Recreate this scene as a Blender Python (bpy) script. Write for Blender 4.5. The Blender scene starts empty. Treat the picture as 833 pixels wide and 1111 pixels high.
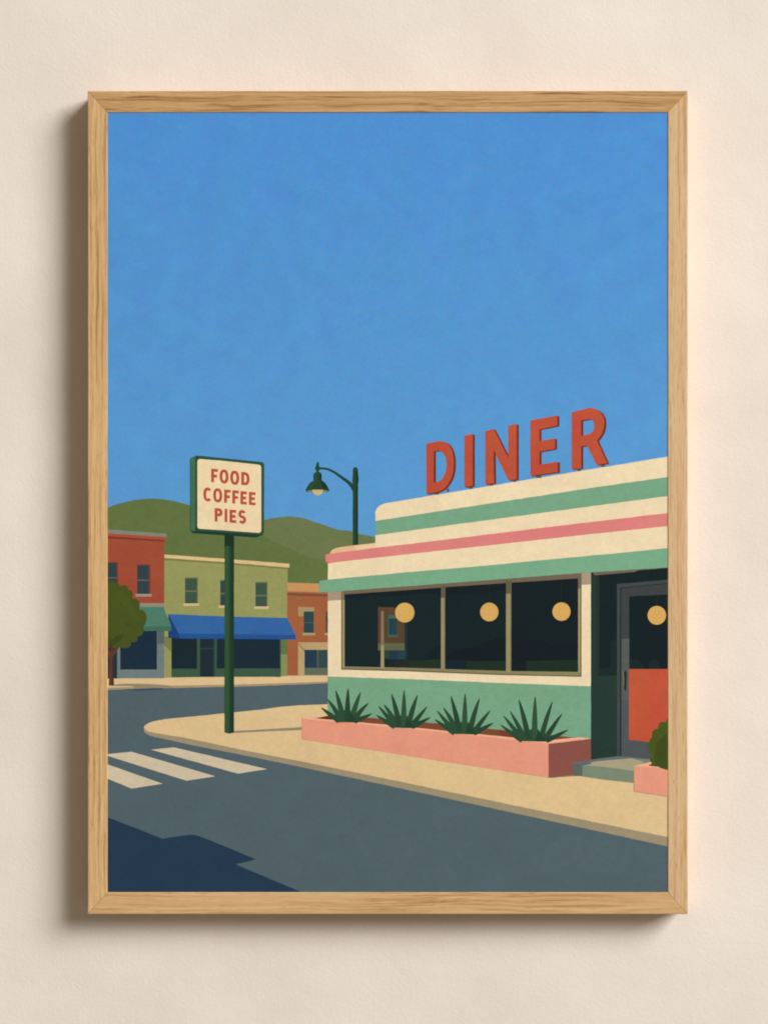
import bpy, bmesh, math, random
from mathutils import Vector, noise
from mathutils.geometry import tessellate_polygon

# ---------------------------------------------------------------- scale
# The poster opening is 607 x 846 units for a 50 x 70 cm print.
S = 0.5 / 607.0                     # metres per unit
CX, CY = 416.5, 555.5               # origin of the drawing units
W = lambda x, y: ((x - CX) * S, (CY - y) * S)
DEPTH = 37 * S                      # frame depth off the wall (about 3 cm)
RECESS = 0.55 * S                    # print sits this far behind the frame face
INK = 9e-6                          # thickness of one ink layer
sc = bpy.context.scene
col = sc.collection
random.seed(4)

def lin(c):
    c /= 255.0
    return c / 12.92 if c <= 0.04045 else ((c + 0.055) / 1.055) ** 2.4
def rgb(r, g, b):
    return (lin(r), lin(g), lin(b), 1.0)

# ---------------------------------------------------------------- materials
def N(nt, kind, **kw):
    n = nt.nodes.new(kind)
    for k, v in kw.items():
        if k.startswith('i_'):
            key = k[2:]
            n.inputs[int(key) if key.isdigit() else key].default_value = v
        else:
            setattr(n, k, v)
    return n

def make_gouache_group():
    """Brightness / hue mottling of matte printed paper, shared by every ink."""
    g = bpy.data.node_groups.new('gouache_paper', 'ShaderNodeTree')
    g.interface.new_socket('Color', in_out='INPUT', socket_type='NodeSocketColor')
    g.interface.new_socket('Color', in_out='OUTPUT', socket_type='NodeSocketColor')
    g.interface.new_socket('Height', in_out='OUTPUT', socket_type='NodeSocketFloat')
    i, o = N(g, 'NodeGroupInput'), N(g, 'NodeGroupOutput')
    geo = N(g, 'ShaderNodeTexCoord')
    L = g.links.new
    big = N(g, 'ShaderNodeTexNoise', i_Scale=30.0, i_Detail=6.0, i_Roughness=0.70, i_Distortion=0.5)
    mid = N(g, 'ShaderNodeTexNoise', i_Scale=170.0, i_Detail=3.0, i_Roughness=0.6)
    fin = N(g, 'ShaderNodeTexNoise', i_Scale=480.0, i_Detail=2.0, i_Roughness=0.6)
    mp = N(g, 'ShaderNodeMapping'); mp.inputs['Scale'].default_value = (1.0, 1.15, 1.0)
    L(geo.outputs['Object'], mp.inputs[0])
    for n in (mid, fin): L(geo.outputs['Object'], n.inputs['Vector'])
    L(mp.outputs[0], big.inputs['Vector'])
    def rng(src, lo, hi, a=0.3, b=0.7):
        m = N(g, 'ShaderNodeMapRange'); m.inputs[1].default_value = a; m.inputs[2].default_value = b
        m.inputs[3].default_value = lo; m.inputs[4].default_value = hi
        L(src, m.inputs[0]); return m.outputs[0]
    a = rng(big.outputs[0], 0.950, 1.050); b = rng(mid.outputs[0], 0.960, 1.040); c = rng(fin.outputs[0], 0.965, 1.035)
    m1 = N(g, 'ShaderNodeMath', operation='MULTIPLY'); L(a, m1.inputs[0]); L(b, m1.inputs[1])
    m2 = N(g, 'ShaderNodeMath', operation='MULTIPLY'); L(m1.outputs[0], m2.inputs[0]); L(c, m2.inputs[1])
    hue = N(g, 'ShaderNodeHueSaturation')
    hn = N(g, 'ShaderNodeTexNoise', i_Scale=34.0, i_Detail=4.0)
    L(geo.outputs['Object'], hn.inputs['Vector'])
    L(rng(hn.outputs[0], 0.4955, 0.5045), hue.inputs['Hue'])
    L(rng(mid.outputs[0], 0.975, 1.025), hue.inputs['Saturation'])
    L(m2.outputs[0], hue.inputs['Value'])
    L(i.outputs[0], hue.inputs['Color'])
    L(hue.outputs[0], o.inputs[0])
    h = N(g, 'ShaderNodeMath', operation='ADD'); L(mid.outputs[0], h.inputs[0]); L(fin.outputs[0], h.inputs[1])
    L(h.outputs[0], o.inputs[1])
    return g
GOUACHE = make_gouache_group()
_inks = {}
INK_GAIN = (1.0, 1.0, 1.0)
def ink(c):
    key = tuple(c)
    if key in _inks: return _inks[key]
    m = bpy.data.materials.new('ink_%d_%d_%d' % key); m.use_nodes = True
    nt = m.node_tree; b = nt.nodes['Principled BSDF']
    b.inputs['Roughness'].default_value = 0.85
    b.inputs['Specular IOR Level'].default_value = 0.04
    g = N(nt, 'ShaderNodeGroup'); g.node_tree = GOUACHE
    v = rgb(*c)
    g.inputs[0].default_value = tuple(v[k] * INK_GAIN[k] for k in range(3)) + (1.0,)
    nt.links.new(g.outputs[0], b.inputs['Base Color'])
    bp = N(nt, 'ShaderNodeBump', i_Strength=0.12, i_Distance=0.0003)
    nt.links.new(g.outputs[1], bp.inputs['Height']); nt.links.new(bp.outputs[0], b.inputs['Normal'])
    _inks[key] = m
    return m

def sky_ink():
    """The poster's printed sky: a blue that is printed a little paler down the sheet."""
    m = bpy.data.materials.new('ink_blue_sky'); m.use_nodes = True
    nt = m.node_tree; b = nt.nodes['Principled BSDF']
    b.inputs['Roughness'].default_value = 0.85; b.inputs['Specular IOR Level'].default_value = 0.04
    tc = N(nt, 'ShaderNodeTexCoord'); sp = N(nt, 'ShaderNodeSeparateXYZ')
    nt.links.new(tc.outputs['Object'], sp.inputs[0])
    mr = N(nt, 'ShaderNodeMapRange'); mr.inputs[1].default_value = W(0, 590)[1]; mr.inputs[2].default_value = W(0, 120)[1]
    nt.links.new(sp.outputs[1], mr.inputs[0])
    mx = N(nt, 'ShaderNodeMix', data_type='RGBA')
    mx.inputs[6].default_value = rgb(*SKY_LOW); mx.inputs[7].default_value = rgb(*SKY_TOP)
    nt.links.new(mr.outputs[0], mx.inputs[0])
    g = N(nt, 'ShaderNodeGroup'); g.node_tree = GOUACHE
    nt.links.new(mx.outputs[2], g.inputs[0]); nt.links.new(g.outputs[0], b.inputs['Base Color'])
    bp = N(nt, 'ShaderNodeBump', i_Strength=0.12, i_Distance=0.0003)
    nt.links.new(g.outputs[1], bp.inputs['Height']); nt.links.new(bp.outputs[0], b.inputs['Normal'])
    return m
SKY_TOP, SKY_LOW = (78, 140, 204), (91, 152, 204)

def oak(name, dark, mid, light, seed, streak):
    m = bpy.data.materials.new(name); m.use_nodes = True
    nt = m.node_tree; L = nt.links.new; b = nt.nodes['Principled BSDF']
    tc = N(nt, 'ShaderNodeTexCoord')
    # slow sideways wander of the grain along the rail
    wv = N(nt, 'ShaderNodeMapping'); wv.inputs['Scale'].default_value = (9, 22, 22); wv.inputs['Location'].default_value = (seed, seed * 1.7, 0)
    L(tc.outputs['Object'], wv.inputs[0])
    wn = N(nt, 'ShaderNodeTexNoise', i_Scale=1.0, i_Detail=2.0); L(wv.outputs[0], wn.inputs['Vector'])
    off = N(nt, 'ShaderNodeVectorMath', operation='MULTIPLY_ADD')
    off.inputs[1].default_value = (0, 0.0085, 0.0085)
    L(wn.outputs[1], off.inputs[0]); L(tc.outputs['Object'], off.inputs[2])
    def layer(sx, sy, det, rough, loc):
        mp = N(nt, 'ShaderNodeMapping'); mp.inputs['Scale'].default_value = (sx, sy, sy)
        mp.inputs['Location'].default_value = (loc, loc * 0.37, seed)
        L(off.outputs[0], mp.inputs[0])
        n = N(nt, 'ShaderNodeTexNoise', i_Scale=1.0, i_Detail=det, i_Roughness=rough); L(mp.outputs[0], n.inputs['Vector'])
        return n.outputs[0]
    rings = layer(3.6, 400.0, 2.5, 0.6, seed * 3.1)
    fine = layer(11.0, 850.0, 3.5, 0.65, seed * 5.3)
    pores = layer(70.0, 1700.0, 2.0, 0.5, seed * 7.7)
    broad = layer(4.0, 45.0, 2.0, 0.5, seed * 2.3)
    r1 = N(nt, 'ShaderNodeValToRGB'); e = r1.color_ramp.elements
    e[0].position = 0.28; e[0].color = rgb(*dark); e[1].position = 0.68; e[1].color = rgb(*light)
    k = e.new(0.45); k.color = rgb(*mid)
    mixv = N(nt, 'ShaderNodeMath', operation='MULTIPLY_ADD', i_1=streak); L(rings, mixv.inputs[0])
    fv = N(nt, 'ShaderNodeMath', operation='MULTIPLY_ADD', i_1=0.60, i_2=0.5 - 0.30 - 0.5 * streak); L(fine, fv.inputs[0])
    L(fv.outputs[0], mixv.inputs[2])
    bv = N(nt, 'ShaderNodeMath', operation='MULTIPLY_ADD', i_1=0.34, i_2=-0.17); L(broad, bv.inputs[0])
    tot = N(nt, 'ShaderNodeMath', operation='ADD'); L(mixv.outputs[0], tot.inputs[0]); L(bv.outputs[0], tot.inputs[1])
    L(tot.outputs[0], r1.inputs[0])
    lines = layer(3.6, 760.0, 4.0, 0.7, seed * 9.1)
    lm = N(nt, 'ShaderNodeMapRange'); lm.inputs[1].default_value = 0.54; lm.inputs[2].default_value = 0.66; lm.inputs[4].default_value = 0.62 * streak
    L(lines, lm.inputs[0])
    pm0 = N(nt, 'ShaderNodeMapRange'); pm0.inputs[1].default_value = 0.58; pm0.inputs[2].default_value = 0.72
    L(pores, pm0.inputs[0])
    pm = N(nt, 'ShaderNodeMath', operation='MAXIMUM'); L(lm.outputs[0], pm.inputs[0]); L(pm0.outputs[0], pm.inputs[1])
    mx = N(nt, 'ShaderNodeMix', data_type='RGBA', blend_type='MULTIPLY'); mx.inputs[7].default_value = (0.71, 0.61, 0.49, 1)
    L(pm.outputs[0], mx.inputs[0]); L(r1.outputs[0], mx.inputs[6])
    L(mx.outputs[2], b.inputs['Base Color'])
    b.inputs['Roughness'].default_value = 0.62; b.inputs['Specular IOR Level'].default_value = 0.15
    bp = N(nt, 'ShaderNodeBump', i_Strength=0.22, i_Distance=0.0004); L(tot.outputs[0], bp.inputs['Height'])
    L(bp.outputs[0], b.inputs['Normal'])
    return m

def plaster():
    m = bpy.data.materials.new('cream_plaster'); m.use_nodes = True
    nt = m.node_tree; L = nt.links.new; b = nt.nodes['Principled BSDF']
    tc = N(nt, 'ShaderNodeTexCoord')
    n1 = N(nt, 'ShaderNodeTexNoise', i_Scale=330.0, i_Detail=3.0, i_Roughness=0.5, i_Distortion=0.6)
    n2 = N(nt, 'ShaderNodeTexNoise', i_Scale=70.0, i_Detail=2.0)
    n3 = N(nt, 'ShaderNodeTexNoise', i_Scale=7.0, i_Detail=4.0, i_Roughness=0.6)
    for n in (n1, n2, n3): L(tc.outputs['Object'], n.inputs['Vector'])
    h = N(nt, 'ShaderNodeMath', operation='MULTIPLY_ADD', i_1=0.8); L(n2.outputs[0], h.inputs[0]); L(n1.outputs[0], h.inputs[2])
    bp = N(nt, 'ShaderNodeBump', i_Strength=0.15, i_Distance=0.0014); L(h.outputs[0], bp.inputs['Height']); L(bp.outputs[0], b.inputs['Normal'])
    r = N(nt, 'ShaderNodeValToRGB'); e = r.color_ramp.elements
    e[0].position = 0.3; e[0].color = rgb(*WALL_A); e[1].position = 0.7; e[1].color = rgb(*WALL_B)
    L(n3.outputs[0], r.inputs[0]); L(r.outputs[0], b.inputs['Base Color'])
    b.inputs['Roughness'].default_value = 0.9; b.inputs['Specular IOR Level'].default_value = 0.15
    return m
WALL_A, WALL_B = (225, 210, 195), (234, 220, 206)

# ---------------------------------------------------------------- wall
def add_mesh(name, verts, faces, mats, parent=None, fmat=None):
    me = bpy.data.meshes.new(name); me.from_pydata(verts, [], faces)
    for m in mats: me.materials.append(m)
    if fmat:
        for p, k in zip(me.polygons, fmat): p.material_index = k
    me.update()
    o = bpy.data.objects.new(name, me); col.objects.link(o); o.parent = parent
    return o

def box(x0, x1, y0, y1, z0, z1):
    v = [(x, y, z) for z in (z0, z1) for y in (y0, y1) for x in (x0, x1)]
    return v, [(0, 2, 3, 1), (4, 5, 7, 6), (0, 1, 5, 4), (2, 6, 7, 3), (0, 4, 6, 2), (1, 3, 7, 5)]

v, f = box(-1.6, 1.6, -1.6, 1.6, -0.1, 0.0)
wall = add_mesh('wall', v, f, [plaster()])
wall['kind'] = 'structure'
wall['label'] = 'cream plaster wall with a fine eggshell texture behind the poster'
wall['category'] = 'wall'

# ---------------------------------------------------------------- frame
root = bpy.data.objects.new('framed_poster', None); col.objects.link(root)
root['label'] = 'framed illustrated poster of a roadside diner in a slim oak frame on a cream wall'
root['category'] = 'framed poster'
OX0, OX1, OY0, OY1 = 95.4, 745.7, 98.6, 991.9          # outer edges
IX0, IX1, IY0, IY1 = 117.0, 724.0, 122.0, 968.0        # opening

def rail(p0, p1, width, run0, run1, mat):
    """A mitred rail. Local x runs along its outer edge, local y towards the opening, z off the wall."""
    a, b = Vector(W(*p0)), Vector(W(*p1))
    Ln = (b - a).length; w = width * S; bev = 1.0 * S; gap = 0.16 * S
    prof = [(0, 0.0006), (0, DEPTH - bev), (bev * 0.3, DEPTH - bev * 0.3), (bev, DEPTH), (w - bev * 0.8, DEPTH), (w - bev * 0.25, DEPTH - bev * 0.25),
            (w, DEPTH - bev * 0.8), (w, DEPTH - RECESS), (w - 6 * S, DEPTH - RECESS), (w - 6 * S, 0.0006)]
    bm = bmesh.new()
    NS = 40
    rings = []
    for k in range(NS + 1):
        t = k / NS
        ring = []
        for (y, z) in prof:
            x0 = y / w * run0 * S + gap; x1 = Ln - y / w * run1 * S - gap
            ring.append(bm.verts.new((x0 + (x1 - x0) * t, y, z)))
        rings.append(ring)
    n = len(prof)
    for k in range(NS):
        for j in range(n):
            bm.faces.new((rings[k][j], rings[k][(j + 1) % n], rings[k + 1][(j + 1) % n], rings[k + 1][j]))
    for ring in (rings[0][::-1], rings[-1]):
        tri = tessellate_polygon([[Vector((v.co.y, v.co.z, 0)) for v in ring]])
        for t in tri: bm.faces.new([ring[q] for q in t])
    bmesh.ops.recalc_face_normals(bm, faces=bm.faces)
    me = bpy.data.meshes.new('frame_rail'); bm.to_mesh(me); bm.free(); me.materials.append(mat)
    o = bpy.data.objects.new('frame_rail', me); col.objects.link(o); o.parent = root
    d = (b - a).normalized()
    o.location = (a.x, a.y, 0); o.rotation_euler = (0, 0, math.atan2(d.y, d.x))
    return o

wl, wr, wt, wb = IX0 - OX0, OX1 - IX1, IY0 - OY0, OY1 - IY1
# going counter-clockwise the opening is always on local +y
OAK = {
 'bottom': oak('oak_bottom', (176, 133, 86), (204, 162, 112), (215, 176, 128), 1.3, 0.78),
 'right':  oak('oak_right', (180, 138, 94), (206, 168, 123), (216, 181, 138), 2.9, 0.8),
 'top':    oak('oak_top', (140, 97, 54), (187, 142, 93), (205, 161, 110), 4.1, 1.0),
 'left':   oak('oak_left', (166, 122, 75), (205, 163, 112), (220, 180, 130), 6.7, 0.72)}
rail((OX0, OY1), (OX1, OY1), wb, wl, wr, OAK['bottom'])
rail((OX1, OY1), (OX1, OY0), wr, wb, wt, OAK['right'])
rail((OX1, OY0), (OX0, OY0), wt, wr, wl, OAK['top'])
rail((OX0, OY0), (OX0, OY1), wl, wt, wb, OAK['left'])

# ---------------------------------------------------------------- the print
PX0, PX1, PY0, PY1 = 113.5, 727.5, 118.5, 971.5
ZP = DEPTH - RECESS - 0.00030
x0, y1 = W(PX0, PY0); x1, y0 = W(PX1, PY1)
v, f = box(x0, x1, y0, y1, ZP - 0.003, ZP)
paper = add_mesh('poster_print', v, f, [sky_ink()], root)
paper['label'] = 'flat printed illustration with a broad plain blue sky'

_drawn = []                          # (bbox, level) of every ink patch so far
def _level(pts):
    xs = [p[0] for p in pts]; ys = [p[1] for p in pts]
    bb = (min(xs) - 0.5, max(xs) + 0.5, min(ys) - 0.5, max(ys) + 0.5)
    lv = 0
    for b2, l2 in _drawn:
        if bb[0] < b2[1] and b2[0] < bb[1] and bb[2] < b2[3] and b2[2] < bb[3]: lv = max(lv, l2)
    lv += 1
    _drawn.append((bb, lv))
    return lv

def clamp(p):
    return (min(max(p[0], PX0 + 0.3), PX1 - 0.3), min(max(p[1], PY0 + 0.3), PY1 - 0.3))

def wobble(pts, amp, step=4.0):
    """Break long edges up and let them wander a hair, like a brushed edge."""
    if amp == 0: return pts
    out = []
    n = len(pts)
    for i in range(n):
        a, b = pts[i], pts[(i + 1) % n]
        d = math.hypot(b[0] - a[0], b[1] - a[1]); k = max(1, int(d / step))
        for j in range(k):
            t = j / k
            out.append((a[0] + (b[0] - a[0]) * t, a[1] + (b[1] - a[1]) * t))
    res = []
    for (x, y) in out:
        q = noise.noise_vector(Vector((x / 7.0, y / 7.0, 3.1)))
        res.append((x + q.x * amp, y + q.y * amp))
    return res

class Painted:
    """One pictured element of the illustration: a sub-part of the print, built from flat ink patches."""
    def __init__(self, name, label=None):
        self.name = name; self.v = []; self.f = []; self.m = []; self.k = []; self.label = label
    def patch(self, c, *loops, amp=0.28):
        loops = [[clamp(p) for p in wobble(list(l), amp)] for l in loops]
        lv = _level(loops[0])
        z = ZP + INK * lv
        flat = [p for l in loops for p in l]
        base = len(self.v)
        self.v += [(*W(*p), z) for p in flat]
        mat = ink(c)
        if mat not in self.m: self.m.append(mat)
        mi = self.m.index(mat)
        vec = [[Vector((p[0], -p[1], 0)) for p in l] for l in loops]
        for t in tessellate_polygon(vec):
            a, b, cc = (flat[q] for q in t)
            ar = (b[0] - a[0]) * (cc[1] - a[1]) - (cc[0] - a[0]) * (b[1] - a[1])
            if abs(ar) < 1e-9: continue
            t = tuple(t) if ar < 0 else tuple(t)[::-1]
            self.f.append(tuple(base + q for q in t)); self.k.append(mi)
        return self
    def rect(self, c, xa, ya, xb, yb, amp=0.2):
        return self.patch(c, [(xa, ya), (xb, ya), (xb, yb), (xa, yb)], amp=amp)
    def done(self):
        o = add_mesh(self.name, self.v, self.f, self.m, paper, self.k)
        if self.label: o['label'] = self.label
        return o

def arc(cx, cy, rx, ry, a0, a1, n=24, p=2.0):
    out = []
    for i in range(n + 1):
        a = math.radians(a0 + (a1 - a0) * i / n)
        c, s = math.cos(a), math.sin(a)
        out.append((cx + rx * math.copysign(abs(c) ** (2 / p), c), cy + ry * math.copysign(abs(s) ** (2 / p), s)))
    return out
def ring(cx, cy, rx, ry, n=36, p=2.0): return arc(cx, cy, rx, ry, 0, 360 * (n - 1) / n, n - 1, p)

def smooth(pts, n=6, closed=False):
    """Catmull-Rom through the points."""
    P = list(pts); out = []
    N_ = len(P)
    for i in range(N_ if closed else N_ - 1):
        g = (lambda k: P[k % N_]) if closed else (lambda k: P[min(max(k, 0), N_ - 1)])
        p0, p1, p2, p3 = g(i - 1), g(i), g(i + 1), g(i + 2)
        for j in range(n):
            t = j / n
            out.append(tuple(0.5 * (2 * p1[q] + (p2[q] - p0[q]) * t + (2 * p0[q] - 5 * p1[q] + 4 * p2[q] - p3[q]) * t * t
                                    + (3 * p1[q] - p0[q] - 3 * p2[q] + p3[q]) * t ** 3) for q in (0, 1)))
    if not closed: out.append(P[-1])
    return out

def ribbon(pts, widths):
    """Outline of a stroke of varying width along a centre line."""
    A, B = [], []
    n = len(pts)
    for i, p in enumerate(pts):
        a, b = pts[max(0, i - 1)], pts[min(n - 1, i + 1)]
        dx, dy = b[0] - a[0], b[1] - a[1]; l = math.hypot(dx, dy) or 1
        t = i / (n - 1) * (len(widths) - 1); k = min(int(t), len(widths) - 2); w = widths[k] + (widths[k + 1] - widths[k]) * (t - k)
        nx, ny = -dy / l * w / 2, dx / l * w / 2
        A.append((p[0] + nx, p[1] + ny)); B.append((p[0] - nx, p[1] - ny))
    return A + B[::-1]

# ---- hills
h = Painted('printed_hill', 'paler far hill in muted green')
h.patch((107, 117, 75), smooth([(270, 568), (288, 563.9), (295, 562.2), (305, 560.9), (313.6, 560.4), (322, 560.9), (330.4, 562.7), (338.8, 565.3), (350, 569),
        (358, 572), (367, 574.5), (380, 576.3), (388.4, 578.8), (406.4, 582.4), (425, 587)]) + [(425, 640), (270, 640)])
h.done()
h = Painted('printed_hill', 'nearer rounded hill in deeper green')
h.patch((98, 112, 64), [(113, 552.6)] + smooth([(117.2, 550.6), (128, 546.8), (140, 543.7), (152, 541.7), (165, 541), (179.6, 542), (194, 545), (206, 548.2), (220, 552),
        (240, 560), (262, 570.5), (288.4, 582.4), (296, 587), (308.6, 592.5), (317.8, 596.7), (328.7, 602), (338.8, 605), (350, 606.8), (366, 609)]) + [(366, 650), (113, 650)])
h.done()

# ---- road, pavements
r = Painted('printed_road', 'grey blue asphalt street')
r.patch((81, 97, 103), [(113, 738), (360, 730), (728, 780), (728, 972), (113, 972)])
r.done()
p = Painted('printed_pavement', 'far sandy pavement with a thin kerb')
p.patch((165, 144, 111), [(113, 745), (186.8, 743), (275, 741.5), (360, 739), (360, 741.2), (275, 744.6), (175, 746.8), (113, 748.8)])
p.patch((219, 187, 141), [(113, 736.4), (175, 735.2), (275, 733.6), (360, 732.4), (360, 739.4), (275, 742.2), (186.8, 744), (117, 746.2), (113, 746.3)])
p.done()
s = Painted('printed_shadow', 'tree shadow on the far pavement')
s.patch((150, 133, 106), smooth([(118, 744.4), (128, 742.4), (145, 741.8), (165, 742.4), (180, 743.4), (188, 744.6)], 4) + [(186.8, 745.8), (145, 747.4), (145, 744.8)])
s.patch((58, 78, 91), smooth([(132, 747.9), (150, 747.2), (176, 746.5), (172, 748.3), (150, 749.4)], 3))
s.done()
p = Painted('printed_pavement', 'sandy corner pavement with a shaded kerb')
p.patch((155, 140, 111), [(156.2, 788)] + smooth([(156.2, 793.2), (157.6, 795.3), (164, 798.8), (180, 802.2), (210, 808.8), (270, 820.6), (370, 841.5), (633, 898.6), (723.8, 918.5), (728, 919.5)], 4) + [(728, 905), (370, 833), (210, 800)])
p.patch((219, 187, 139), smooth([(728, 761), (640, 760), (355.2, 764), (280, 770.4), (243.6, 774), (210, 777.4), (188, 779.4), (172.4, 781.6), (164, 783.6), (159.2, 785.9), (156.4, 788.4), (156.6, 790.4), (161.6, 793.8),
        (180, 797.3), (210, 802.4), (270, 815.1), (370, 834.9), (633, 889.6), (723.8, 908.3), (728, 909.2)], 4))
p.done()
c = Painted('printed_crosswalk', 'three pale crosswalk bars on the street')
W_ = (205, 187, 158)
c.patch(W_, [(164, 813.5), (188.6, 810.9), (289.6, 834.5), (258.5, 839.5)], amp=0.2)
c.patch(W_, [(113, 818.6), (143, 815.7), (233.8, 842.3), (202.5, 847.2), (113, 818.9)], amp=0.2)
c.patch(W_, [(113, 828), (117, 829.4), (176.8, 850.4), (143, 855.7), (117, 845), (113, 843.4)], amp=0.2)
c.done()
s = Painted('printed_shadow', 'dark navy rooftop shadow on the street')
s.patch((38, 58, 78), [(113, 885.2), (117.2, 886.8), (145, 897.7), (174.8, 909.4)] + smooth([(177, 910), (188, 908.2), (198.8, 906.6), (209, 905.9), (216.2, 907.3), (226, 911), (250, 920.8), (277.5, 932.5)], 4)
        + [(272, 934), (255.6, 937.8), (290, 952.4), (326, 967.6), (336, 972), (113, 972)])
s.done()

# ---- red corner building
b = Painted('printed_building', 'red building with a grey cornice and teal awning')
b.patch((158, 76, 53), [(113, 578), (178.4, 583), (178.4, 660), (113, 660)])
b.patch((170, 78, 52), [(113, 578), (117, 578.4), (180.4, 582.6), (179.4, 586.4), (113, 582)])
b.patch((122, 55, 42), [(113, 581.4), (117, 581.8), (179.2, 586), (178.6, 587.6), (113, 583.7)])
b.patch((128, 130, 118), [(113, 574), (117, 574.3), (180.7, 579), (180.5, 582.8), (117, 578.6), (113, 578.3)])
for (xa, xb, ya, yb) in ((113, 126.8, 610.8, 636), (149, 161.7, 613.4, 644.6)):
    b.patch((126, 57, 42), [(xa, ya - 1), (xb + 1.6, ya - 0.8), (xb + 1.6, yb), (xa, yb)])
    b.rect((50, 65, 70), xa, ya, xb, yb)
    b.rect((96, 92, 82), xa, ya + 15.3, xb, ya + 16.9)
b.rect((154, 143, 121), 147.2, 644.3, 164.6, 647.3)
b.rect((112, 124, 122), 113, 683, 178.3, 736)
b.rect((88, 99, 100), 171, 683, 178.3, 698.6)
b.rect((29, 46, 61), 130.6, 683, 170.4, 726.5)
b.rect((30, 52, 69), 113, 683, 127.2, 736.2)
b.rect((140, 138, 122), 130, 654.5, 178.3, 658.6)
b.done()

# ---- olive shop building
b = Painted('printed_building', 'olive two storey shop with a blue awning')
b.patch((149, 149, 91), [(178.4, 602), (312, 612), (312, 733.5), (178.2, 735.4)])
b.patch((122, 124, 70), [(178.4, 605), (244, 609.4), (312, 615), (312, 617.6), (244, 612), (178.4, 607.8)])
b.patch((220, 187, 136), [(178.6, 601.7), (244, 606.3), (314, 611.6), (314, 616), (244, 610), (178.6, 605.3)])
b.patch((120, 124, 70), [(178.4, 690), (186, 692), (186, 707), (178.4, 700)])
b.patch((95, 115, 72), [(304.6, 690), (311.7, 690), (311.7, 710), (304.6, 710)])
b.patch((132, 140, 86), [(304.6, 710), (311.7, 710), (311.7, 733.6), (304.6, 733.7)])
for xa, ya, xb, yb, wc, sill in ((201, 627.7, 213.8, 654.7, (61, 83, 69), (199.3, 216.2)), (239.2, 630.3, 251.5, 656.8, (51, 69, 74), (237.1, 253.2)), (277.4, 632.5, 289.3, 658, (60, 83, 70), (275.9, 291.8))):
    b.rect((112, 114, 68), xa - 0.3, ya - 1.2, xb + 1, yb)
    b.rect(wc, xa, ya, xb, yb)
    b.rect((108, 112, 74), xa, ya + 13, xb, ya + 14.5)
    b.rect((210, 180, 129), sill[0], yb, sill[1], yb + 2.7)
# shop front
b.rect((62, 86, 67), 186.2, 690, 304.8, 734.4)
b.patch((61, 87, 68), [(186.2, 725.4), (304.8, 725), (304.8, 733.7), (186.2, 734.8)])
b.rect((27, 42, 49), 186.2, 690, 213.8, 725.6)
b.rect((33, 45, 53), 217.2, 690, 231.6, 734.3)
b.rect((43, 63, 58), 217.2, 703, 231.6, 704.6)
b.rect((48, 70, 62), 231.6, 690, 233.4, 734)
b.rect((28, 44, 54), 235.3, 690, 303.6, 725.2)
b.done()

# ---- brick building
b = Painted('printed_building', 'small orange brick building beside the olive shop')
b.rect((159, 94, 60), 311.7, 638, 358, 733)
b.patch((122, 78, 53), [(311.7, 642), (358, 643.6), (358, 647.4), (311.7, 645.8)])
b.patch((160, 98, 62), [(311.7, 640), (358, 642), (358, 645), (311.7, 643.4)])
b.patch((197, 143, 92), [(311.7, 632.2), (346.4, 633.2), (358, 634.4), (358, 643), (311.7, 641.6)])
b.rect((134, 112, 72), 322.6, 647.6, 327.6, 651.2)
b.patch((166, 141, 101), [(323.4, 658.6), (341, 658.9), (341, 663.6), (329.6, 663.6), (329, 668.6), (323.6, 668.6)])
for xa, xb in ((329.6, 340.4), (353.6, 358)):
    b.rect((45, 70, 73), xa, 663.5, xb, 686.7)
    b.rect((66, 92, 86), xa, 675, xb, 676.2)
    b.rect((166, 151, 106), xa - 1.4, 686.7, xb + 1.4, 689.4)
b.rect((183, 156, 111), 323.3, 696.9, 358, 732.8)
b.rect((95, 106, 88), 330.3, 705, 358, 732.4)
b.rect((38, 58, 74), 330.3, 705.2, 343.7, 724.7)
b.rect((50, 73, 74), 345.6, 705.2, 358, 724.7)
b.rect((86, 86, 74), 343.7, 705.2, 345.6, 724.7)
b.patch((120, 98, 70), [(323.4, 697.4), (330.3, 705.2), (330.3, 706.6), (323.4, 698.4)], amp=0.1)
b.done()

b = Painted('printed_awning', 'wide blue shop awning on the olive shop')
b.patch((32, 66, 120), [(182.8, 666.4), (186, 667), (195, 687), (194.6, 692.8), (182.7, 692.2)], amp=0.15)
b.patch((53, 99, 158), [(182.9, 666.3), (244, 668.8), (311.6, 670.5), (321.1, 689.8), (194.5, 688.4)], amp=0.15)
b.patch((38, 81, 141), [(194.4, 687.5), (321, 688.9), (321, 693.9), (194.4, 692.8)], amp=0.15)
b.done()

# ---- the red building's awning reaches across the party wall
b = Painted('printed_awning', 'teal shop awning on the red building')
b.patch((77, 122, 101), [(130, 658.2), (177.6, 658.8), (186, 679.6), (186, 681), (130, 681)])
b.patch((66, 108, 87), [(130, 679.5), (186.1, 679.7), (185.9, 684.6), (130, 684.6)])
b.done()

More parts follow.
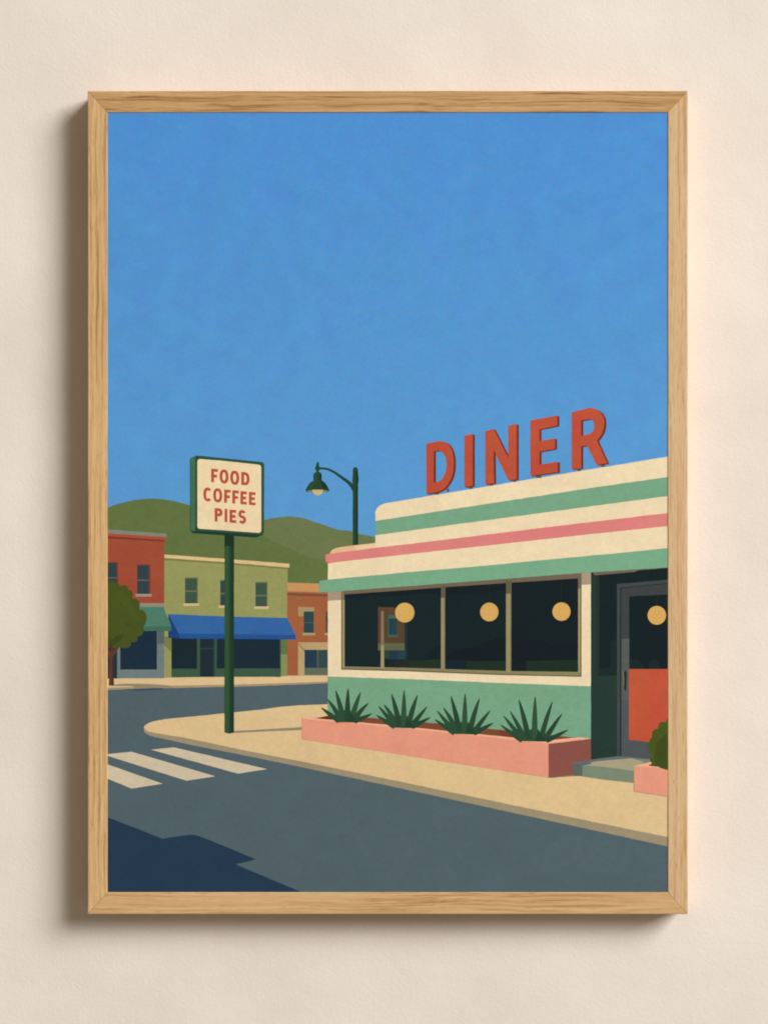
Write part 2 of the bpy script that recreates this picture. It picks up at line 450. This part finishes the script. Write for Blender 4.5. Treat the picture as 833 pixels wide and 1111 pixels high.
# ---- street tree
t = Painted('printed_tree', 'rounded green street tree with a brown trunk')
t.patch((98, 59, 38), [(120, 690), (122.8, 690), (123, 706), (128.4, 700.5), (130, 702), (123.3, 711.5), (122.8, 720), (123.9, 743.5), (118.2, 743.7), (119.4, 716), (116.6, 706), (117.6, 705), (120, 709)])
t.patch((78, 47, 32), [(121.6, 712), (122.8, 712), (123.9, 743.5), (121.4, 743.6)])
CROWN = [(113, 632), (117.2, 631.2), (122, 630.6), (128, 633), (131, 636.2), (131.6, 635.4), (135.8, 634.7), (138.6, 636.8), (139.2, 639.8), (142, 640.6), (144, 643.2), (144.2, 646.6), (144.6, 649.6),
         (148.4, 649.7), (151.2, 652.6), (152, 657), (151.2, 661.2), (155.6, 662.3), (158.4, 666), (159.4, 671.6), (157.4, 677.4), (156, 680.2), (155.8, 685), (153.4, 689.8), (149.4, 690.8), (149.2, 694.6),
         (146, 697), (142.4, 696.6), (142.2, 700.6), (138.4, 703.1), (134, 703.4), (129.8, 702), (125.6, 703.4), (119, 703), (113, 702)]
t.patch((72, 82, 32), smooth(CROWN, 3))
t.patch((62, 71, 31), smooth([(119, 684), (121, 694), (126, 690), (134, 688), (131, 694), (124, 700), (120, 702), (116, 700), (118, 692)], 3, True))
t.patch((75, 86, 33), smooth([(124, 640), (134, 643), (142, 652), (148, 664), (151, 672), (144, 672), (137, 660), (128, 650)], 3, True))
t.patch((67, 77, 31), smooth([(135, 674), (139, 676), (141, 680), (138, 679)], 3, True))
t.patch((84, 52, 32), [(120.4, 697), (122.2, 697), (122.8, 706), (120, 706)], amp=0.1)
t.done()

# ---- street lamp
l = Painted('printed_street_lamp', 'dark green bracket street lamp with a bell shade')
G1, G2, G3 = (40, 68, 47), (50, 82, 54), (28, 52, 40)
l.patch(G1, [(382.6, 600), (382.6, 524)] + [(382.2, 522.4), (382.2, 517.6), (382.6, 516)] + arc(385.5, 510, 2.7, 3.4, 180, 360, 10) + [(388.3, 516), (389, 517.6), (389, 522.4), (388.4, 524), (388.4, 600)])
l.patch(G3, [(386.2, 600), (386.2, 510), (388.2, 511), (388.9, 518), (388.9, 522), (388.3, 524), (388.3, 600)], amp=0.1)
arm = smooth([(346.4, 508.2), (351, 508.3), (356, 509.2), (363.2, 512.7), (370.4, 517.8), (377.6, 523), (384, 529)], 5)
l.patch(G1, ribbon(arm, [2.4, 2.3, 2.4, 2.6, 3.1, 3.6, 4.6]), amp=0.1)
l.patch(G1, [(376, 523.4), (383, 527), (383, 534), (380.5, 529)], amp=0.1)
l.patch(G1, smooth([(344.6, 501), (345.7, 502.4), (346.1, 504.4), (346, 505.4), (347.2, 507), (346.9, 509.2), (346, 510.6), (346.1, 512.2), (348.2, 513.2), (349.2, 516), (349, 519.6), (349.4, 521.3), (352.6, 523.6), (355.6, 528.2), (357.2, 532.8),
        (352, 533.6), (344.6, 534), (337, 533.6), (331.5, 532.8), (333.4, 528.2), (336.6, 523.6), (340, 521.3), (340, 519.6), (339.8, 516), (340.8, 513.2), (343, 512.2), (343.1, 510.6), (342.2, 509.2), (341.9, 507), (343.1, 505.4), (343, 504.4), (343.5, 502.4)], 3, True), amp=0.1)
l.patch((48, 78, 54), smooth([(341.4, 515), (343, 514), (343.4, 520), (340, 527), (335.5, 531), (337.6, 526), (341.2, 521.6)], 3, True), amp=0.1)
l.patch(G3, smooth([(347, 514), (348.6, 516), (348.4, 520), (352, 524.5), (355.8, 531.6), (351, 531), (349, 525), (346.8, 521)], 3, True), amp=0.1)
l.patch((124, 128, 80), [(332.6, 532.2), (337, 531.6), (352, 531.6), (356.2, 532.2), (352, 534), (344.6, 534.4), (337, 534)], amp=0.1)
l.patch((199, 174, 122), [(338.8, 531.3), (350.4, 531.3)] + arc(344.6, 532, 5.7, 5.5, 0, 180, 14), amp=0.1)
l.done()

# ---- diner building
CREAM, MINT, PINK = (234, 211, 173), (118, 161, 129), (217, 126, 121)
d = Painted('printed_diner', 'cream diner with mint and pink stripes')
# main cream wall and parapet
d.patch((226, 179, 136), smooth([(357, 603), (358.4, 599.6), (360, 597), (364, 594.7), (370, 593.4)], 4) + [(408, 588.8), (408, 600)])
d.patch((232, 200, 158), [(384, 592.4), (408, 589.4), (408, 596), (388, 598.4)])
d.patch(CREAM, [(407.2, 597), (407.2, 556.8)] + smooth([(407.3, 555.8), (408.4, 552.4), (411.6, 548.9), (416.8, 546.3), (421, 545.5)], 4) + [(440, 542.4), (640, 509.2), (724, 495.4), (728, 494.8), (728, 560), (440, 595)])
d.patch(MINT, [(407.2, 565.2), (440, 560.2), (640, 529.5), (724, 517.5), (728, 517), (728, 537.7), (724, 538.2), (640, 549.4), (440, 576.3), (407.2, 580.7)])
d.patch(CREAM, [(355.6, 608), (440, 598), (728, 568), (728, 625), (640.7, 625), (640.7, 800), (355.6, 776)])
d.patch(PINK, [(353, 601.6), (407.2, 594.3), (440, 590.7), (640, 566.4), (724, 556.6), (728, 556.1), (728, 570.5), (724, 570.9), (640, 579.6), (440, 601.6), (372, 609), (357, 611.2), (353.4, 610.8)])
d.patch((196, 108, 100), [(353.2, 608.6), (356.4, 609.6), (356.2, 611.2), (353.4, 611)], amp=0.1)
# base
d.patch(MINT, [(355.6, 734), (440, 736.7), (540, 740.9), (640.8, 744.7), (640.8, 802.6), (600, 799.6), (552.8, 794), (490, 788), (420, 782), (355.6, 777.6)])
# eave shade on the pillars
d.patch((167, 147, 122), [(355.6, 640), (370.4, 639), (370.4, 651), (355.6, 651.8)], amp=0.12)
d.patch((167, 147, 122), [(630.4, 618), (640.8, 618), (640.8, 634), (630.4, 634.6)], amp=0.12)
d.done()

# entrance recess
e = Painted('printed_entrance', 'deep shaded entrance recess beside the diner window')
e.patch((25, 36, 38), [(640.8, 612), (728, 606), (728, 828), (640.8, 824.5)])
e.patch((38, 57, 50), [(641, 618), (649.6, 618), (649.6, 733.4), (668.9, 732.8), (668.9, 820.6), (641, 824.2)])
e.patch((36, 52, 48), [(645.6, 618), (649.8, 618), (649.6, 733), (645.6, 733)])
e.patch((30, 43, 42), [(662, 695), (668.9, 694), (668.9, 732.6), (650, 733.2), (650, 726), (662, 724)])
e.patch((112, 97, 83), [(642.6, 620.8), (728, 614), (728, 615.8), (691.6, 618.9), (688, 620.6), (645.4, 624.2)], amp=0.15)
e.done()

# window
w = Painted('printed_window', 'long dark diner window in a thin khaki frame')
w.patch((138, 127, 90), [(370.3, 640.5), (630.6, 620), (630.6, 734.3), (540, 732.3), (440, 728.3), (370.3, 726.4)], amp=0.15)
w.patch((113, 97, 79), [(372.6, 640.5), (630.6, 620), (630.6, 638.4), (540, 646), (440, 650), (372.6, 651)], amp=0.15)
w.patch((163, 146, 103), [(371.6, 651), (374, 651), (374, 724), (371.6, 725.6)], amp=0.1)
w.patch((104, 96, 72), [(370.2, 642), (371.3, 642), (371.3, 726.2), (370.2, 726.4)], amp=0.1)
w.patch((103, 96, 72), [(370.2, 725), (440, 727), (540, 731.1), (630.6, 733.3), (630.6, 734.4), (540, 732.4), (440, 728.4), (370.2, 726.5)], amp=0.1)
GL = (26, 39, 41)
w.patch(GL, [(373.8, 645), (440, 640.3), (478.2, 637.4), (478.2, 725.5), (440, 724.5), (373.8, 723.1)], amp=0.15)
w.patch((24, 36, 39), [(482.9, 637), (548.6, 632.6), (548.6, 727.9), (482.9, 726)], amp=0.15)
w.patch((23, 33, 36), [(554.6, 632.2), (626.8, 627.5), (626.8, 729), (554.6, 728.1)], amp=0.15)
# darker band under the eave and murky shapes in the glass
for pts in ([(374, 645), (478, 637.6), (478, 646), (462, 643.6), (430, 647), (405, 646), (388, 649.6), (374, 647)], [(483, 637), (548.4, 632.8), (548.4, 640), (520, 643), (483, 645)], [(555, 632.3), (626.6, 627.7), (626.6, 640), (598, 637), (570, 648), (555, 644)]):
    w.patch((23, 33, 36), pts)
w.patch((24, 34, 37), smooth([(461, 710), (470, 703), (478, 699)], 3) + [(478, 716.5), (462, 716)])
w.patch((22, 31, 35), smooth([(484, 712), (496, 706), (512, 702), (530, 696), (540, 691), (548.4, 692)], 3) + [(548.4, 717), (484, 718)])
w.patch((22, 31, 35), smooth([(555.2, 700), (575, 693), (600, 699), (626.4, 697)], 3) + [(626.4, 716), (570, 717), (555.2, 722)])
w.patch((33, 48, 36), [(482.9, 718), (506, 717.4), (548.6, 717), (548.6, 727.8), (482.9, 725.9)])
w.patch((25, 38, 46), [(482.9, 716), (506, 716), (505, 726.4), (482.9, 725.8)])
w.patch((32, 47, 37), [(570, 717), (626.8, 716), (626.8, 728.9), (571, 728.3)])
w.patch((36, 50, 38), [(444, 716.6), (478.2, 715.6), (478.2, 725.3), (444, 724.4)])
w.patch((37, 41, 39), [(428, 716), (444, 715), (444, 724.4), (428, 724)])
# the street reflected in the first pane
w.patch((84, 65, 46), [(410, 658.6), (425, 659), (439, 659.6), (439, 698), (410, 698)], amp=0.15)
w.patch((92, 64, 47), [(410, 658.6), (428, 659.4), (428, 666), (416.4, 665), (412.6, 690), (410, 690)], amp=0.15)
w.patch((76, 70, 47), [(416.6, 665), (421.4, 665), (421.4, 690), (416.6, 690)], amp=0.15)
w.patch((70, 96, 86), [(421.2, 667), (431, 668), (431.2, 691), (420.8, 691)], amp=0.12)
w.patch((38, 65, 72), [(421.8, 671), (430.8, 671), (430.8, 689), (421.8, 689)], amp=0.12)
w.patch((96, 99, 70), [(410, 697.8), (439, 697.8), (439, 705.7), (410, 705.7)], amp=0.12)
w.patch((44, 70, 48), [(416, 706), (422, 706), (422, 714.6), (416, 714.6)])
w.patch((35, 54, 74), [(422, 706), (431, 706), (431, 715.4), (422, 715.4)])
w.patch((38, 64, 72), [(431, 706), (440, 706), (440, 715.4), (431, 715.4)])
w.patch((34, 52, 57), [(440, 675), (441.6, 675), (441.6, 712), (440, 712)], amp=0.1)
# mullions
w.patch((140, 108, 87), [(413.4, 663.2), (416.1, 662.8), (416.5, 700), (413, 700)], amp=0.1)
w.patch((161, 145, 108), [(413.2, 700), (416.4, 700), (416.7, 725.2), (412.8, 725)], amp=0.1)
for xa, xb, yt, ys, yb, cc in ((478.2, 482.9, 637, 648.6, 726.6, (152, 135, 99)), (548.7, 554.6, 632, 644.2, 729.4, (147, 137, 96))):
    w.patch((95, 89, 70), [(xa, yt - 2), (xb, yt - 2), (xb, ys), (xa, ys)], amp=0.1)
    w.patch(cc, [(xa, ys), (xb, ys), (xb, yb), (xa, yb)], amp=0.1)
    w.patch((108, 99, 72), [(xb - 0.9, yt), (xb, yt), (xb, yb - 1), (xb - 0.9, yb - 1)], amp=0.1)
w.patch((172, 152, 107), [(627.2, 639), (628.8, 639), (628.8, 730), (627.2, 729.4)], amp=0.1)
w.patch((120, 110, 80), [(629, 637), (630.6, 637), (630.6, 733.4), (629, 733)], amp=0.1)
w.done()

# eave on top of the window and the pillars
v_ = Painted('printed_eave', 'mint green eave band running round the diner')
v_.patch((119, 165, 131), [(346.2, 630.4), (355.6, 628.9), (440, 621), (530, 613.4), (590, 607.5), (672, 600), (724, 594.6), (728, 594.2), (728, 615.2), (724, 615.6), (640.4, 621), (530, 629.4), (440, 636.2), (355.6, 642.4), (346.5, 643)])
v_.done()

# door
q = Painted('printed_door', 'grey framed glass door with an orange lower panel')
q.patch((66, 71, 72), [(668.9, 633.6), (728, 628.6), (728, 825), (705.4, 823.4), (682, 822.2), (668.9, 820.7)], amp=0.15)
q.patch((38, 46, 50), [(672.2, 637.5), (728, 632.2), (728, 633.2), (673.6, 638.6), (673.6, 821), (672.2, 821)], amp=0.12)
q.patch((62, 66, 66), [(673.6, 638.4), (728, 633), (728, 692), (673.6, 693)], amp=0.12)
q.patch((86, 89, 87), [(673.9, 693.4), (682.4, 693), (682.4, 760), (673.9, 760)], amp=0.12)
q.patch((79, 84, 84), [(673.9, 760), (682, 760), (682, 803), (728, 807), (728, 824.6), (705.4, 823.2), (673.9, 821)], amp=0.12)
q.patch((24, 34, 37), [(682.3, 647), (728, 644.8), (728, 727), (682.3, 727)], amp=0.12)
q.patch((28, 42, 44), smooth([(683, 716), (690, 716), (697, 721), (696, 725.6), (683, 725.6)], 3))
q.patch((28, 42, 44), smooth([(704, 725.6), (704, 718), (711, 716), (716, 725.6)], 3))
q.patch((189, 83, 57), [(681.9, 725.9), (728, 725.9), (728, 807.4), (704, 805), (681.9, 802.8)], amp=0.15)
q.patch((112, 106, 84), smooth([(675.2, 728.4), (676.8, 728.4), (677, 736), (677, 744), (675.6, 743)], 2), amp=0.1)
q.patch((33, 46, 43), smooth([(676.6, 729), (679.2, 728.4), (679.4, 737), (679, 748), (677.8, 749.4), (676.6, 746), (677, 738)], 3, True), amp=0.1)
q.done()

# hanging globes
for gx, gy, gr, top in ((439, 664.7, 10.5, 640.6), (530.6, 664, 9.9, 634.6), (608.8, 663.6, 9.8, 629.2), (712.2, 667.6, 10, 646)):
    gl = Painted('printed_globe_lamp')
    gl.patch((32, 44, 38), [(gx - 0.45, top), (gx + 0.45, top), (gx + 0.45, gy), (gx - 0.45, gy)], amp=0.0)
    gl.patch((212, 165, 92), ring(gx, gy, gr, gr + 0.2), amp=0.12)
    gl.done()

# step
st = Painted('printed_doorstep', 'grey green doorstep with a sunlit patch')
st.patch((150, 139, 113), [(597, 844), (620, 838), (632, 840), (631, 842)], amp=0.1)
st.patch((97, 106, 109), [(621, 827.8), (640.4, 824.3), (670, 820.4), (690, 822), (705.4, 823.7), (705.4, 830), (688, 837), (631.2, 830.6)], amp=0.15)
st.patch((166, 156, 126), [(631.2, 830.4)] + smooth([(636, 828.6), (644, 826.6), (654, 825.4), (670, 823.9), (684, 822.8)], 4) + [(700, 824.6), (700, 828), (687.6, 836.6), (655, 832.2)], amp=0.12)
st.patch((118, 128, 110), [(685.4, 822.8), (705, 824.2), (705, 827), (698, 828.8), (697, 826.2), (690, 824.2)], amp=0.12)
st.patch((92, 102, 96), [(621, 827.9), (631.4, 830.2), (631.4, 842), (621, 841)], amp=0.12)
st.patch((122, 133, 111), [(631.2, 830.2), (655, 832), (690, 836.8), (690, 849.6), (655, 845.7), (631.2, 842)], amp=0.15)
st.done()

# long planter
TERRA, LIP = (225, 149, 123), (238, 172, 139)
pl = Painted('printed_planter', 'long terracotta pink planter under the diner window')
pl.patch((124, 72, 46), [(341.6, 779.4), (356, 776.4), (356, 775.8), (420, 780.2), (490, 786.4), (552.8, 793), (600, 798), (628, 800.6), (592, 807), (490, 797), (420, 789)])
pl.patch((86, 50, 36), [(341.6, 779.3), (356, 776.6), (364, 776.8), (364, 781), (350, 780)], amp=0.12)
pl.patch((116, 58, 42), [(540, 792), (556, 793.4), (560, 801), (545, 799)], amp=0.2)
pl.patch(LIP, [(327.2, 778.9), (343, 777.6), (357, 776.4), (342, 779.4), (420, 786.4), (490, 793.6), (560, 800.6), (590, 803.8), (627, 799.9), (640.8, 801.2), (595.2, 807.6), (560, 804), (490, 796.8), (420, 789.4), (327.2, 781)], amp=0.12)
pl.patch(TERRA, [(327.2, 779.8), (420, 788.2), (490, 795.6), (560, 802.8), (595.3, 806.8), (595.3, 843.8), (490, 827.6), (420, 816.4), (327.4, 802.2)], amp=0.15)
pl.patch((137, 81, 71), [(595.1, 807), (640.8, 801.8), (640.8, 829), (621, 829), (621, 840.9), (595.1, 843.9)], amp=0.15)
pl.done()
# the step stands before the planter's end
st = Painted('printed_doorstep', 'shaded end of the doorstep beside the planter')
st.patch((97, 106, 109), [(621, 827.8), (640.8, 824.3), (640.8, 829), (631.2, 830.6), (626, 829.6)], amp=0.12)
st.patch((92, 102, 96), [(621, 827.9), (631.4, 830.2), (631.4, 842), (621, 841)], amp=0.1)
st.done()

# agaves
def agave(cx, cy, tips, hw):
    a = Painted('printed_agave')
    shades = [(40, 74, 50), (44, 76, 53), (47, 74, 53), (42, 68, 48), (50, 80, 54), (44, 72, 50), (42, 69, 49), (38, 68, 48), (44, 74, 52)]
    order = sorted(range(len(tips)), key=lambda k: -abs(tips[k][0] - cx))
    n = len(tips)
    a.patch((42, 76, 50), smooth([(cx - hw, cy + 1.0), (cx - hw * 0.72, cy - 5), (cx - hw * 0.3, cy - 12), (cx + hw * 0.3, cy - 12), (cx + hw * 0.72, cy - 5), (cx + hw, cy + 1.6)], 4))
    for k in order:
        tx, ty = tips[k]
        f = (tx - cx) / 30.0
        bx, by = cx + f * hw * 0.85, cy - 1.0 + abs(f) * 1.2
        side = 1 if tx > cx else -1
        mid = (bx + (tx - bx) * 0.52 - side * abs(f) * 0.6, by + (ty - by) * 0.52 - abs(f) * (-0.6 if abs(f) > 0.8 else 1.2))
        line = smooth([(bx, by), mid, (tx, ty)], 7)
        wd = 5.5 if abs(f) < 0.6 else 5.0
        a.patch(shades[k % len(shades)], ribbon(line, [wd * 1.1, wd * 1.12, wd * 1.0, wd * 0.8, wd * 0.48, 0.5]), amp=0.1)
    a.patch((36, 62, 46), smooth([(cx + 1, cy), (cx + 4, cy - 9), (cx + hw * 0.75, cy - 4), (cx + hw, cy + 1.4)], 3), amp=0.1)
    a.done()
agave(376.4, 782.6, [(348.8, 768), (355.6, 758.8), (364.2, 749), (377.6, 747), (391.2, 751), (399.7, 762.8), (403.2, 774.4)], 10.6)
agave(437.6, 788.6, [(408.2, 775.8), (410.6, 766), (416.4, 764.2), (424.8, 753), (438.4, 749), (452.8, 754.2), (463.2, 766.8), (466.6, 778.4)], 11)
agave(503.6, 795.4, [(471.4, 780.5), (473.8, 771), (480.9, 767.8), (489, 755), (504.5, 752.4), (520, 757.6), (531.6, 770.8), (535, 784.4)], 11.6)
agave(579.4, 803.2, [(542.9, 786.6), (545.8, 776.5), (553.3, 771.6), (562.8, 759.2), (580.4, 756), (599, 761.4), (609.4, 774.4), (616, 791.8)], 12.6)

# small planter with bush
pl = Painted('printed_planter', 'short pink planter at the doorway holding a bush')
pl.patch(LIP, [(687.4, 831.2), (705.4, 826.8), (728, 828), (728, 834.4), (708, 832.6)], amp=0.12)
pl.patch((108, 60, 42), [(702.6, 830.6), (707, 828.4), (712, 829), (712, 832)], amp=0.1)
pl.patch(TERRA, [(687.5, 831.4), (704, 832.2), (724, 834), (728, 834.4), (728, 864.8), (724, 864.2), (687.6, 858.8)], amp=0.15)
pl.done()
bu = Painted('printed_bush', 'clipped green bush in the short planter')
bu.patch((72, 84, 31), smooth([(728, 777), (724, 779), (722.8, 781), (722.2, 783.6), (718, 783), (714.6, 785.4), (713.2, 790.6), (710.4, 791.2), (707.4, 794.2), (706.9, 799.2), (704.9, 802), (703.4, 808), (703.5, 814.6),
        (704.9, 818), (705.8, 820.6), (706.3, 826), (708, 830.6), (716, 832.2), (728, 833.4)], 3) )
bu.patch((64, 74, 29), smooth([(712, 806), (718, 800), (728, 796), (728, 832.8), (712, 831), (710, 820)], 3))
bu.done()

# DINER roof letters
FACE, SIDE, STUB = (186, 80, 56), (112, 48, 33), (98, 82, 52)
def roof_letter(ch, outer, *holes, stubs=()):
    o = Painted('printed_roof_letter', 'red roof letter ' + ch + ' with a dark edge')
    for (xa, ya, xb, yb) in stubs: o.rect(STUB, xa, ya, xb, yb, amp=0)
    for k in (1.0, 0.5):
        o.patch(SIDE, [(x + 2.35 * k, y + 0.95 * k) for x, y in outer], *[[(x + 2.35 * k, y + 0.95 * k) for x, y in hh] for hh in holes], amp=0.0)
    o.patch(FACE, outer, *holes, amp=0.18)
    o.done()
roof_letter('D', [(462.4, 481.4)] + smooth([(476.2, 478.3), (482.4, 479.4), (487.2, 483.2), (490.6, 490), (492.1, 499), (492, 507), (490.8, 515), (488.2, 521.4), (484.2, 527.4), (479, 531.8), (472.6, 534.2)], 4) + [(462.6, 535.8)],
            [(470.5, 489.3)] + smooth([(475.6, 489), (479.8, 490.6), (482.8, 494.8), (484.3, 501), (484.3, 507), (483, 512.6), (480.2, 518.6), (476, 522.4)], 4) + [(470.5, 524)], stubs=((471.6, 534, 476.2, 536.6), (484.6, 530, 487, 533.6)))
roof_letter('I', [(503.6, 472.6), (512.7, 470.7), (512.7, 527.1), (503.6, 528.6)], stubs=((509, 527, 512.6, 530.6),))
roof_letter('N', [(526.4, 467.5), (535.4, 465.5), (551.2, 496.8), (551.2, 461.8), (560.3, 459.9), (560.3, 519.9), (551.4, 521), (535.3, 488), (535.8, 524.2), (526.4, 525.5)], stubs=((531.4, 524, 534.8, 527), (556.4, 520, 560, 522.8)))
roof_letter('E', [(575.2, 456.2), (604.3, 450.6), (604.3, 461.7), (585, 465.8), (585, 478.5), (601.8, 475.5), (601.8, 486.8), (585, 490), (585, 503.9), (604.9, 500.8), (604.9, 512.1), (575.2, 516.3)], stubs=((581.4, 514, 587, 518.6),))
roof_letter('R', [(620, 447.2)] + smooth([(636.6, 442.9), (641, 442.6), (646.6, 444.1), (651.4, 447.6), (654.6, 453.4), (655.3, 460), (654, 467.4), (651, 473.2), (647.3, 478)], 4) + [(658.5, 502.6), (647, 504.4), (636.7, 483.4), (630.2, 484.2), (630.2, 507.9), (620, 509.2)],
            [(630.2, 456)] + smooth([(637.6, 454.9), (641, 455.1), (643.6, 457.4), (644.7, 461.8), (643.5, 466.6), (641, 469.6), (637.6, 471.2)], 4) + [(630.2, 472.9)], stubs=((626.2, 508, 629.6, 511.2), (652, 503, 656.2, 506.6)))

# pole sign
sg = Painted('printed_pole_sign', 'green framed cream sign on a post reading FOOD COFFEE PIES')
sg.patch((140, 131, 108), [(252, 793.4), (280, 791.8), (327.4, 788.9), (327.4, 791.9), (280, 793.9), (252, 795.3)], amp=0.1)
sg.patch((51, 82, 51), [(243.9, 572), (254, 572), (254, 794.8), (249, 796), (243.7, 794.7)], amp=0.12)
sg.patch((33, 57, 43), [(249.4, 572), (254, 572), (254, 794.8), (249.4, 795.9)], amp=0.15)
sg.patch((29, 52, 40), [(243.9, 578), (254, 580), (254, 594), (246, 592), (243.9, 594)], amp=0.15)
sg.patch((40, 66, 45), [(248.6, 594), (250.4, 594), (250.4, 795.9), (248.6, 795.9)], amp=0.15)
sg.patch((46, 80, 60), [(206.4, 498.2), (207.2, 496.6)] + [(213, 494.4), (215, 494.3), (284, 501.3), (286.2, 502.4), (286.7, 504.4), (286.4, 578), (285.4, 580.4), (277.8, 583), (275, 582.8), (210.6, 578.4), (207.4, 577), (206.6, 575)], amp=0.12)
sg.patch((66, 108, 79), [(206.5, 498.2), (207.4, 496.8), (212.6, 495), (212.4, 576.4), (207, 575.4)], amp=0.12)
sg.patch((36, 66, 48), [(212.2, 495), (214.3, 495.4), (214.3, 574.6), (212.2, 577.6)], amp=0.1)
sg.patch((30, 58, 44), [(208, 577), (213, 576), (240, 577.6), (284.6, 580.6), (277.8, 582.9), (275, 582.7), (210.6, 578.3)], amp=0.1)
PAN = arc(217.2, 501, 3, 3, 180, 262, 5) + [(240, 499.7)] + arc(280.6, 507.2, 2.9, 3, 275, 360, 5) + arc(280.6, 575.2, 2.9, 3, 0, 82, 5) + [(240, 575.2)] + arc(217.2, 570.8, 3, 3, 95, 180, 5)
sg.patch((234, 209, 167), PAN, amp=0.12)
sg.done()
RED = (182, 82, 60)
def place(pts, xl, yt, slope=0.086): return [(xl + u, yt + v + slope * u) for u, v in pts]
def glyph(o, ch, xl, yt, w, h, t=3.1):
    if ch == 'F':
        L = [[(0, 0), (w, 0), (w, t), (t, t), (t, h * .42), (w * .88, h * .42), (w * .88, h * .42 + t), (t, h * .42 + t), (t, h), (0, h)]]
    elif ch == 'E':
        m = h * .5 - t / 2
        L = [[(0, 0), (w, 0), (w, t), (t, t), (t, m), (w * .9, m), (w * .9, m + t), (t, m + t), (t, h - t), (w, h - t), (w, h), (0, h)]]
    elif ch == 'I':
        L = [[(0, 0), (w, 0), (w, h), (0, h)]]
    elif ch == 'O':
        L = [ring(w / 2, h / 2, w / 2, h / 2, 36, 2.3), ring(w / 2, h / 2, w / 2 - t, h / 2 - t, 28, 2.2)]
    elif ch == 'C':
        L = [arc(w * .55, h / 2, w * .55, h / 2, 42, 318, 30, 2.3) + arc(w * .55, h / 2, w * .55 - t, h / 2 - t, 312, 48, 26, 2.2)]
    elif ch == 'D':
        L = [[(0, 0)] + arc(w * .45, h / 2, w * .55, h / 2, -90, 90, 18, 2.3) + [(0, h)], [(t, t)] + arc(w * .45, h / 2, w * .55 - t, h / 2 - t, -90, 90, 14, 2.2) + [(t, h - t)]]
    elif ch == 'P':
        b = h * .6
        L = [[(0, 0)] + arc(w * .5, b / 2, w * .5, b / 2, -90, 90, 16, 2.2) + [(t, b), (t, h), (0, h)], [(t, t)] + arc(w * .5, b / 2, w * .5 - t, b / 2 - t, -90, 90, 12) + [(t, b - t)]]
    elif ch == 'S':
        k = t / 2; R = (h - t) / 4; q = w / 2 - k
        mid = arc(w / 2, k + R, q, R, -28, -262, 16) + arc(w / 2, h - k - R, q, R, -82, 152, 16)
        L = [ribbon(mid, [t * .96, t, t * .96])]
    o.patch(RED, *[place(l, xl, yt) for l in L], amp=0.08)
LINES = {'FOOD': [('F', 229.2, 508.4, 7.3, 14.6), ('O', 238.3, 508.9, 9.7, 15.4), ('O', 249.9, 510.2, 9.8, 15.4), ('D', 261.8, 511.9, 9.0, 14.2)],
         'COFFEE': [('C', 220.7, 528.5, 8.6, 15.2), ('O', 231.4, 529.3, 9.8, 15.4), ('F', 243.3, 531, 7.0, 14.4), ('F', 252.1, 531.8, 7.0, 14.4), ('E', 260.9, 532.8, 7.0, 14.2), ('E', 270.1, 533.6, 7.2, 14.2)],
         'PIES': [('P', 233, 551.1, 8.5, 14.6), ('I', 243.8, 552, 2.95, 14.4), ('E', 249.1, 552.8, 7.2, 14.2), ('S', 258.7, 553, 8.4, 15)]}
for word, gl in LINES.items():
    o = Painted('printed_lettering', 'red painted word ' + word)
    for g in gl: glyph(o, *g)
    o.done()

# ---------------------------------------------------------------- light
world = bpy.data.worlds.new('World'); sc.world = world; world.use_nodes = True
bg = world.node_tree.nodes['Background']
bg.inputs[0].default_value = (0.95, 0.86, 0.68, 1); bg.inputs[1].default_value = 0.24

def area(name, loc, target, size, energy, color):
    d = bpy.data.lights.new(name, 'AREA'); d.shape = 'SQUARE'; d.size = size; d.energy = energy; d.color = color
    o = bpy.data.objects.new(name, d); col.objects.link(o); o.location = loc
    o.rotation_euler = (Vector(target) - Vector(loc)).to_track_quat('-Z', 'Y').to_euler()
    return o
area('window_light', (8.4, 5.6, 7.4), (0, 0, 0), 5.9, 2300, (0.96, 1.0, 1.035))

# ---------------------------------------------------------------- camera
cam = bpy.data.cameras.new('camera'); co = bpy.data.objects.new('camera', cam); col.objects.link(co)
D = 2.0
co.location = (0, 0, DEPTH + D)
cam.sensor_fit = 'VERTICAL'; cam.sensor_height = 24.0
cam.lens = 24.0 * D / (1111 * S)
cam.clip_start = 0.05; cam.clip_end = 50
sc.camera = co

sc.render.engine = 'CYCLES'
sc.cycles.filter_width = 1.9
sc.view_settings.view_transform = 'Standard'
sc.view_settings.look = 'None'
sc.view_settings.exposure = 0.0
sc.view_settings.gamma = 1.0
sc.render.film_transparent = False
